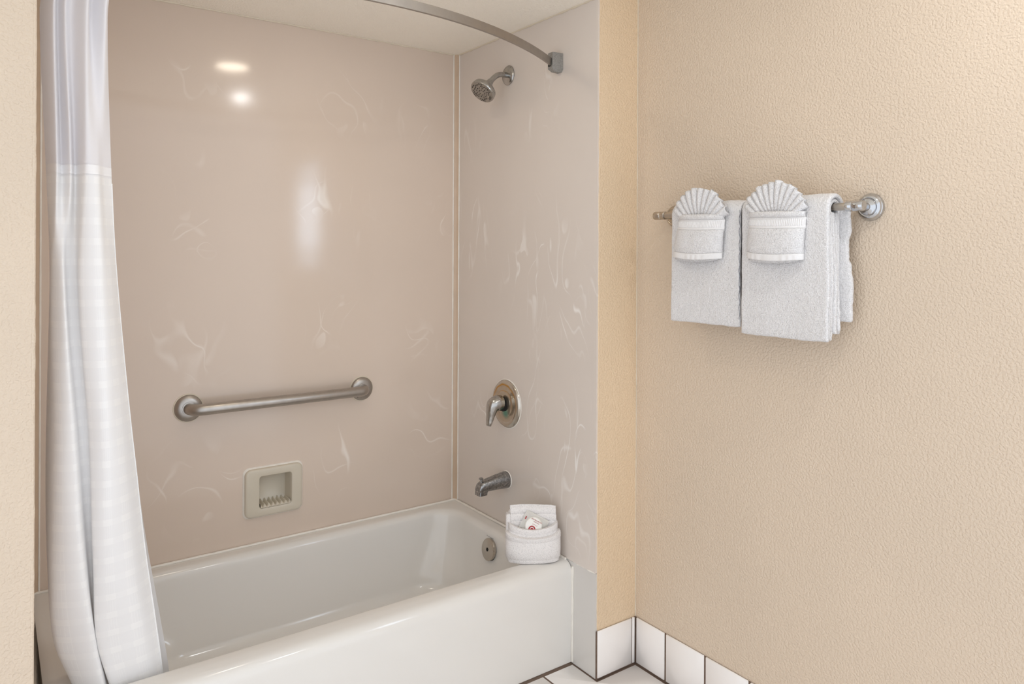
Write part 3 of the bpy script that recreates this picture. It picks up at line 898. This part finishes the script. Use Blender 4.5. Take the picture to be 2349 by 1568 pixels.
# ------------------------------------------------------------------ bath towels over the bar
def fuzz(p, amp, s=60.0):
    return noise.noise(Vector((p[0] * s, p[1] * s, p[2] * s))) * amp
def towel_layer(name, parent, y0, y1, xf, xb, ztop, zf, zbk, th, seed, mat='towel', wav=0.0):
    """one thick fold of terry hung over the bar: U-shaped outer skin with rounded edges"""
    prof = []                                   # outer line, front bottom -> over the bar -> back bottom
    nf = 26
    r_ = (xb - xf) / 2
    cx_ = (xf + xb) / 2
    ztc = ztop - r_
    for k in range(nf + 1): prof.append((xf, zf + (ztc - zf) * k / nf, -1, 0))
    for k in range(1, 12):
        a = PI - PI * k / 12
        prof.append((cx_ + r_ * math.cos(a), ztc + r_ * math.sin(a), math.cos(a), math.sin(a)))
    for k in range(nf + 1): prof.append((xb, ztc + (zbk - ztc) * k / nf, 1, 0))
    inner = [(x - nx * th, z - nz_ * th, 0, 0) for x, z, nx, nz_ in prof]
    # rounded bottom ends
    def endcap(a, b, n=5):
        out = []
        cxx, czz = (a[0] + b[0]) / 2, a[1]
        rx = (a[0] - b[0]) / 2
        for k in range(1, n):
            an = PI * k / n
            out.append((cxx + rx * math.cos(an), czz - abs(rx) * math.sin(an)))
        return out
    ring = [(p[0], p[1]) for p in prof] + endcap(prof[-1], inner[-1]) + [(p[0], p[1]) for p in reversed(inner)] + endcap(inner[0], prof[0])
    ny = max(6, int(abs(y1 - y0) / 0.006))
    loops_ = []
    e = th * 0.48
    st = [(0.0, 0.25), (0.12, 0.62), (0.4, 0.9), (1.0, 1.0)]
    ylist = [(y0 - e * (a) , s) for a, s in st]
    ylist += [(y0 - e + (y1 - y0 + 2 * e) * k / ny, 1.0) for k in range(1, ny)]
    ylist += [(y1 + e * a, s) for a, s in reversed(st)]
    nn = len(ring)
    half = len(prof)
    for y, s in ylist:
        l_ = []
        for idx, (x, z) in enumerate(ring):
            # shrink the thickness at the side edges so they roll over
            if s < 1.0:
                if idx < half: xi, zi = inner[idx][0], inner[idx][1]
                elif idx < half + 4: xi, zi = (prof[-1][0] + inner[-1][0]) / 2, z
                elif idx < half + 4 + half: xi, zi = prof[half - 1 - (idx - half - 4)][0], prof[half - 1 - (idx - half - 4)][1]
                else: xi, zi = (prof[0][0] + inner[0][0]) / 2, z
                mx_, mz_ = (x + xi) / 2, (z + zi) / 2
                x, z = mx_ + (x - mx_) * s, mz_ + (z - mz_) * s
            w_ = wav * noise.noise(Vector((y * 9, z * 7, seed)))
            d_ = fuzz((x, y, z + seed), 0.0009, 140) + w_
            dd = max(0.0, min(abs(y - (y0 + e)), abs(y - (y1 - e)), 0.014))
            cr = 0.014 - math.sqrt(max(0.0, 0.014 ** 2 - (0.014 - dd) ** 2))
            zlow = (zf if idx < half // 2 or idx > half + half // 2 + 4 else zbk) - th * 0.55
            if z < ztc: z = max(z, zlow + cr) + 0.003 * noise.noise(Vector((y * 14, seed, 1))) * (1 - (z - zlow) / (ztc - zlow))
            else: z += 0.0035 * noise.noise(Vector((y * 18, seed, 7)))
            l_.append((x + d_, y + fuzz((z, x, y + seed), 0.0012, 45), z + fuzz((y, z, x + seed), 0.0009, 60)))
        loops_.append(l_)
    V, F = loft(loops_, True, True, True)
    return obj(name, local(V, parent.location), F, mat, parent, True, angle=75)

t1 = thing('bath_towel', 'white folded bath towel on the bar nearer the tub, behind the smaller fan', 'towel', (BX, -1.29, 1.21), 'bath towels on the bar')
towel_layer('outer_fold', t1, -1.163, -1.4185, BX - 0.036, BX + 0.036, BZ + 0.034, 1.222, 1.250, 0.0105, 1.0, wav=0.004)
towel_layer('inner_fold', t1, -1.170, -1.410, BX - 0.024, BX + 0.024, BZ + 0.022, 1.235, 1.265, 0.0110, 2.0, wav=0.002)
box('care_label', (-0.002, 0.0, -0.036, 0.004, 0.0045, 0.026), 'weave', t1, 0.0005, loc=(-0.012, 0, 0))
t2 = thing('bath_towel', 'white folded bath towel on the bar nearer the right post, hanging lower', 'towel', (BX, -1.56, 1.20), 'bath towels on the bar')
towel_layer('outer_fold', t2, -1.426, -1.688, BX - 0.039, BX + 0.040, BZ + 0.036, 1.207, 1.262, 0.0120, 3.0, wav=0.004)
towel_layer('inner_fold', t2, -1.430, -1.684, BX - 0.026, BX + 0.027, BZ + 0.023, 1.216, 1.225, 0.0125, 4.0, wav=0.002)
def sheet(name, parent, x, th, ya, yedge, z0, z1, seed, mat='towel', taper=0.0):
    """flat folded terry layer with an uneven outer edge; yedge = list of (z fraction, y)"""
    def ye(f):
        for (f0, y0_), (f1, y1_) in zip(yedge[:-1], yedge[1:]):
            if f <= f1:
                t = (f - f0) / (f1 - f0)
                return y0_ + (y1_ - y0_) * t * t * (3 - 2 * t)
        return yedge[-1][1]
    n_ = 60
    lp_ = []
    seq = [(0.0, 0.25), (0.0, 0.6), (0.006, 0.9)] + [(k / n_, 1.0) for k in range(1, n_)] + [(0.994, 0.9), (1.0, 0.6), (1.0, 0.25)]
    for q, (f, k) in enumerate(seq):
        z = z0 + (z1 - z0) * f - (0.003 * (1 - k) if q > 30 else -0.003 * (1 - k)) * 0
        w_ = th * k
        xo = x + 0.003 * noise.noise(Vector((z * 9, seed, 0))) + taper * (1 - f)
        yb = ye(f) + 0.0022 * noise.noise(Vector((z * 70, seed, 5))) + 0.0015 * noise.noise(Vector((z * 25, seed, 2)))
        lp_.append([(p[0], p[1], z) for p in rrect(xo - w_ / 2, xo + w_ / 2, yb + th * (1 - k) * 0.4, ya, w_ * 0.48, z, 4)])
    V, F = loft(lp_, True, True, True)
    return obj(name, local(roughen(V, 0.0007, 120), parent.location), F, mat, parent, True, angle=75)
def roughen(V, a=0.0008, s=90):
    return [Vector(v) + Vector((fuzz(v, a, s), fuzz((v[1], v[2], v[0]), a, s), fuzz((v[2], v[0], v[1]), a, s))) for v in V]
sheet('tucked_fold', t2, BX - 0.0135, 0.0115, -1.45, [(0, -1.684), (0.5, -1.688), (1, -1.684)], 1.205, BZ - 0.012, 1.0)
sheet('tucked_fold', t2, BX - 0.0020, 0.0120, -1.45, [(0, -1.690), (0.35, -1.692), (0.7, -1.686), (1, -1.684)], 1.222, BZ - 0.014, 2.0)
sheet('tucked_fold', t2, BX + 0.0095, 0.0110, -1.45, [(0, -1.694), (0.4, -1.690), (0.45, -1.686), (1, -1.684)], 1.228, BZ - 0.013, 3.0)
sheet('back_fold', t2, BX + 0.0340, 0.0150, -1.45, [(0, -1.712), (0.30, -1.714), (0.48, -1.709), (0.53, -1.702), (0.70, -1.702), (0.75, -1.709), (1, -1.704)], 1.252, BZ + 0.010, 4.0)
# dark line painting in the shade of the gap where the two towels meet
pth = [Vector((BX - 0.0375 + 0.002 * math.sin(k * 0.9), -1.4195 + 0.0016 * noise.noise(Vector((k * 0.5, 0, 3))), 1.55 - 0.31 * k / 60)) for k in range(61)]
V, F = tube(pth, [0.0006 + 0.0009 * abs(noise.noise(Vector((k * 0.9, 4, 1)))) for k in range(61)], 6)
obj('gap_shade_line', local(V, t2.location), F, 'gap_shade', t2)

# ------------------------------------------------------------------ hand towel pockets with fan folded washcloths
def grid_obj(name, parent, fn, nu, nv, mat, th=0.0, angle=70):
    rows_ = [[Vector(fn(i / nu, j / nv)) for i in range(nu + 1)] for j in range(nv + 1)]
    V, F = loft(rows_, False)
    o = obj(name, local(V, parent.location), F, mat, parent, True, angle=angle)
    if th:
        md = o.modifiers.new('solid', 'SOLIDIFY')
        md.thickness = th
        md.offset = 0
    return o
XT = BX - 0.040                                  # front skin of the towels
def pocket(cy_top, cy_bot, wt, wb, ztp, zbt, label, seed):
    o = thing('hand_towel', label, 'towel', (XT, cy_bot, zbt), 'hand towel pockets on the bath towels')
    H_ = ztp - zbt
    def base(u, z):
        f = (z - zbt) / H_
        cy_ = cy_bot + (cy_top - cy_bot) * f
        w_ = wb + (wt - wb) * f
        y = cy_ + w_ / 2 - w_ * u
        edge = (1 - abs(2 * u - 1) ** 5)
        bul = 0.014 + 0.011 * math.sin(PI * u) + 0.006 * math.sin(PI * min(1, f + 0.15))
        return y, bul * edge ** 0.5, f
    def front(lo, hi, extra):
        def fn(u, v):
            z = zbt + H_ * (lo + (hi - lo) * v)
            y, b, f = base(u, z)
            sag = -0.006 * math.sin(PI * u) * (1 - f) - 0.004 * (u - 0.5)
            d = noise.noise(Vector((y * 40, z * 40, seed))) * 0.0012
            return (XT - 0.001 - b - extra(u, v) + d, y, z + sag)
        return fn
    roll = lambda u, v: 0.0055 * math.sin(PI * v) ** 0.6
    rib = lambda u, v: -0.0010 + 0.0022 * (0.5 + 0.5 * math.cos(2 * PI * 36 * u)) * (1 if 0.24 < v < 0.82 else 0) + 0.0012 * (1 if 0.06 < v <= 0.2 or 0.86 <= v < 0.96 else 0)
    body_ = lambda u, v: 0.0026 * min(1, v * 8, (1 - v) * 8)
    hm = lambda u, v: 0.0012 + 0.0016 * (0.5 + 0.5 * math.sin(40 * u + 3 * math.sin(9 * u + seed))) * math.sin(PI * (0.2 + 0.8 * v))
    grid_obj('rolled_edge', o, front(0.885, 1.0, roll), 60, 8, 'towel', 0.002)
    grid_obj('woven_band', o, front(0.655, 0.885, rib), 352, 14, 'weave', 0.002)
    grid_obj('terry_front', o, front(0.135, 0.655, body_), 60, 24, 'towel', 0.002)
    grid_obj('hem', o, front(0.0, 0.135, hm), 120, 6, 'weave', 0.002)
    def back(u, v):
        z = zbt + H_ * (-0.045 + 0.9 * v)
        y, b, f = base(0.06 + 0.88 * u, max(zbt, z))
        s = math.sin(PI * u)
        return (XT - 0.001 - b * 0.55, y, z - 0.003 * s - (0.004 * s if v == 0 else 0))
    grid_obj('under_flap', o, back, 30, 12, 'towel', 0.003)
    return o
pocket(-1.290, -1.272, 0.166, 0.182, 1.541, 1.4135, 'white hand towel pocket holding the smaller fan, left side of the bar', 1.3)
pocket(-1.545, -1.537, 0.170, 0.173, 1.539, 1.4130, 'white hand towel pocket holding the taller fan, near the right post', 5.1)
def fan(cy_, cz_, R_, a0, a1, npl, label, seed, xq):
    o = thing('washcloth', label, 'washcloth', (xq, cy_, cz_), 'fan folded washcloths')
    rnd = random.Random(seed)
    hs = [rnd.uniform(-1, 1) for _ in range(npl * 2 + 2)]
    def fn(u, v):
        s = u * npl
        k = int(min(s, npl - 1e-6))
        f = s - k
        # uneven pleats: a round ridge and a tight valley
        ridge = abs(math.sin(PI * f)) ** 0.42
        a = math.radians(a0 + (a1 - a0) * u)
        Rk = R_ * (1 + 0.022 * hs[k] + 0.008 * ridge - 0.15 * abs(2 * u - 1) ** 2)
        r_ = 0.022 + (Rk - 0.022) * v
        amp = 0.0025 + 0.0135 * v
        x = xq - 0.002 - amp * ridge - 0.003 * math.sin(PI * v) + 0.009 * v * v
        lean = 0.0030 * ridge * v
        return (x, cy_ + r_ * math.sin(a) + lean, cz_ + r_ * math.cos(a) - 0.002 * (1 - ridge) * v)
    grid_obj('pleated_fan', o, fn, npl * 14, 16, 'towel', 0.0030, 80)
    def fn2(u, v):
        s = u * npl
        ridge = abs(math.sin(PI * (s - int(min(s, npl - 1e-6))))) ** 0.6
        a = math.radians(a0 * 0.93 + (a1 - a0) * 0.93 * u)
        r_ = 0.022 + (R_ * (0.93 - 0.15 * abs(2 * u - 1) ** 2) - 0.022) * v
        return (xq + 0.004 - 0.005 * ridge * v + 0.007 * v * v, cy_ + r_ * math.sin(a), cz_ + r_ * math.cos(a))
    grid_obj('rear_pleats', o, fn2, npl * 8, 8, 'towel', 0.003, 80)
    return o
fan(-1.286, 1.490, 0.1310, 58, -63, 11, 'white washcloth folded into a small fan nearer the tub', 3, XT - 0.007)
fan(-1.544, 1.490, 0.1300, 57, -57, 12, 'white washcloth folded into a taller fan nearer the right post', 8, XT - 0.007)

# ------------------------------------------------------------------ folded towel with soap on the tub rim
ft = thing('folded_towel', 'white towel folded into a pocket standing on the tub corner', 'towel', (-0.104, -0.694, ZT - 0.003))
ft.scale = (0.96, 0.92, 0.93)
ft.rotation_euler = (0, 0, math.radians(-31))
# local axes: x to the viewer's right, -y towards the viewer
def stadium(w_, d_, z, n=40, sq=3.0, dip=0.0, cy_=0.0, cx_=0.0):
    out = []
    for k in range(n):
        a = 2 * PI * k / n
        c_, s_ = math.cos(a), math.sin(a)
        x = w_ / 2 * math.copysign(abs(c_) ** (2 / sq), c_)
        y = d_ / 2 * math.copysign(abs(s_) ** (2 / sq), s_)
        zz = z - dip * (1 - (2 * x / w_) ** 2) * (1 if y < 0 else 0.25)
        out.append((x + cx_, y + cy_ - 0.010 * (1 - (2 * x / w_) ** 2) * (1 if y < 0 else 0), zz))
    return out
def roughen(V, a=0.0008, s=90):
    return [Vector(v) + Vector((fuzz(v, a, s), fuzz((v[1], v[2], v[0]), a, s), fuzz((v[2], v[0], v[1]), a, s))) for v in V]
lp = [stadium(.178, .066, .0005), stadium(.190, .076, .003), stadium(.193, .079, .014), stadium(.194, .079, .0155), stadium(.200, .085, .0175), stadium(.203, .087, .050), stadium(.202, .086, .085, dip=.006),
      stadium(.200, .085, .090, dip=.010), stadium(.203, .088, .0915, dip=.010), stadium(.202, .087, .108, dip=.013), stadium(.186, .070, .112, dip=.014), stadium(.17, .055, .108, dip=.012)]
V, F = loft(lp, True, True, True)
obj('lower_wrap', roughen(V), F, 'towel2', ft, True, angle=60)
lp = [stadium(.176, .066, .085, cy_=.004), stadium(.180, .070, .104, dip=.010, cy_=.003), stadium(.182, .071, .112, dip=.011, cy_=.003), stadium(.176, .066, .1165, dip=.012, cy_=.003), stadium(.181, .070, .121, dip=.013, cy_=.003), stadium(.181, .070, .136, dip=.016, cy_=.004), stadium(.180, .070, .1425, dip=.018, cy_=.005), stadium(.166, .052, .141, dip=.018, cy_=.008), stadium(.160, .045, .125, dip=.014, cy_=.010)]
V, F = loft(lp, True, True, True)
obj('pocket_roll', roughen(V), F, 'towel2', ft, True, angle=60)
def back_fn(u, v):
    z = 0.095 + 0.108 * v
    x = -0.084 + 0.168 * u + 0.004 * (1 - v)
    rid = 0.0065 * abs(math.sin(PI * 4.2 * v + 0.4)) ** 0.45
    y = 0.008 + 0.012 * v - rid + 0.05 * max(0, v - 0.9) ** 1.2
    z += -0.10 * max(0, v - 0.93) ** 1.3 + 0.0025 * math.sin(5 * u) * v - 0.006 * max(0, u - 0.9) * 10 * v * 0.6
    return (x, y, z)
rows_ = [[Vector(back_fn(i / 40, j / 48)) for i in range(41)] for j in range(49)]
V, F = loft(rows_, False)
o_ = obj('ribbed_back', roughen(V, 0.0006), F, 'towel2', ft, True, angle=80)
md = o_.modifiers.new('solid', 'SOLIDIFY'); md.thickness = 0.014; md.offset = -1 if False else 0
o2 = box('rear_fold', (-0.088, 0.078, 0.018, 0.040, 0.030, 0.180), 'towel2', ft, 0.010, 4)
o3 = box('side_fold', (-0.098, -0.070, 0.004, 0.040, 0.020, 0.170), 'towel2', ft, 0.008, 3)

soap = thing('wrapped_soap', 'small round white soap in a printed wrapper in the towel pocket', 'soap')
soap.parent = None
fm = Matrix.Translation(ft.location) @ Matrix.Rotation(math.radians(-31), 4, 'Z')
soap.matrix_world = fm @ Matrix.Translation((0.0, -0.014, 0.1225)) @ Matrix.Scale(1.32, 4) @ Matrix.Rotation(math.radians(78), 4, 'X')
# local: x right, y up along the soap face, z towards the viewer
V, F = lathe([(-0.009, 0.0), (-0.009, 0.016), (-0.006, 0.0215), (0.0, 0.0235), (0.005, 0.0215), (0.0075, 0.016), (0.0085, 0.0)], 'z', 40)
obj('soap_disc', V, F, 'soap', soap)
ang = math.radians(-28)
ca, sa = math.cos(ang), math.sin(ang)
def rot2(x, y, z): return (x * ca - y * sa, x * sa + y * ca, z)
lp = []
for d, z in ((0, 0.0), (0.001, 0.0006), (0.004, 0.0014), (0.010, 0.0028), (0.018, 0.004)):
    lp.append([rot2(*p) for p in rrect(-0.033 + d, 0.033 - d, -0.025 + d, 0.029 - d, 0.004, z - 0.003, 3)])
V, F = loft(lp, True, True, True)
obj('wrapper', V, F, 'film', soap)
def mark(name, outline, z0, z1):
    lp = [[rot2(x, y, z) for x, y in outline] for z in (z0, z1)]
    V, F = loft(lp, True, True, True)
    return obj(name, V, F, 'red', soap, False)
def annulus(name, cx_, cy_, r0, r1, z0, z1, n=32):
    V, F = [], []
    for z in (z0, z1):
        for r_ in (r0, r1):
            V += [rot2(cx_ + r_ * math.cos(2 * PI * k / n), cy_ + r_ * math.sin(2 * PI * k / n), z) for k in range(n)]
    for k in range(n):
        j = (k + 1) % n
        F += [(2 * n + k, 2 * n + j, 3 * n + j, 3 * n + k), (k, j, n + j, n + k), (n + k, n + j, 3 * n + j, 3 * n + k), (k, j, 2 * n + j, 2 * n + k)]
    return obj(name, V, F, 'red', soap, False)
annulus('printed_ring', -0.001, -0.009, 0.0062, 0.0094, 0.0086, 0.0090)
annulus('printed_ring', -0.001, -0.009, 0.0008, 0.0042, 0.0086, 0.0090)
mark('printed_bar', [(-0.0285, 0.006), (-0.0262, 0.006), (-0.0262, 0.0135), (-0.0285, 0.0135)], 0.0, 0.0016)
def soap_text(s, size, x, y, z, mat='red'):
    p = rot2(x, y, z)
    m_ = Matrix.Translation(p) @ Matrix.Rotation(ang + PI, 4, 'Z')
    return text_mesh('printed_text', s, size, mat, soap, m_, 0.0002)
soap_text('SHEA BUTTER SOAP', 0.0034, 0.001, 0.0160, 0.0082)
soap_text('MOISTURIZING', 0.0024, 0.002, 0.0112, 0.0086)
soap_text('R  E  D  S', 0.0034, 0.001, 0.0045, 0.0088)

# ------------------------------------------------------------------ lamps
def downlight(name, x, y, power, strength, label, size=0.14, tint=C_WARM, z=ZC):
    o = thing(name, label, 'ceiling light', (x, y, z))
    V, F = lathe([(0.0, 0.092), (-0.004, 0.092), (-0.006, 0.088), (-0.006, 0.078), (-0.001, 0.076)], 'z', 48)
    obj('trim_ring', V, F, 'white', o)
    V, F = lathe([(-0.0005, 0.076), (-0.003, 0.070), (-0.004, 0.0)], 'z', 48)
    obj('lamp_lens', V, F, emitter('lamp_lens_glow', tint, strength), o)
    l = bpy.data.lights.new('lamp_glow', 'AREA'); l.shape = 'DISK'; l.size = size; l.energy = power; l.color = tint
    lo = bpy.data.objects.new('lamp_glow', l); COL.objects.link(lo); lo.parent = o
    lo.location = (0, 0, -0.0065)
    return o
downlight('ceiling_light', -0.748, -0.767, P_TUB_LIGHT, 1.2, 'round ceiling light over the front of the tub', 0.14, (1.0, 0.88, 0.72))
downlight('ceiling_light', -0.300, -2.279, P_ROOM_LIGHT, 9.0, 'round ceiling light in the room beyond the towel bar', 0.09, C_WARM, ZR)
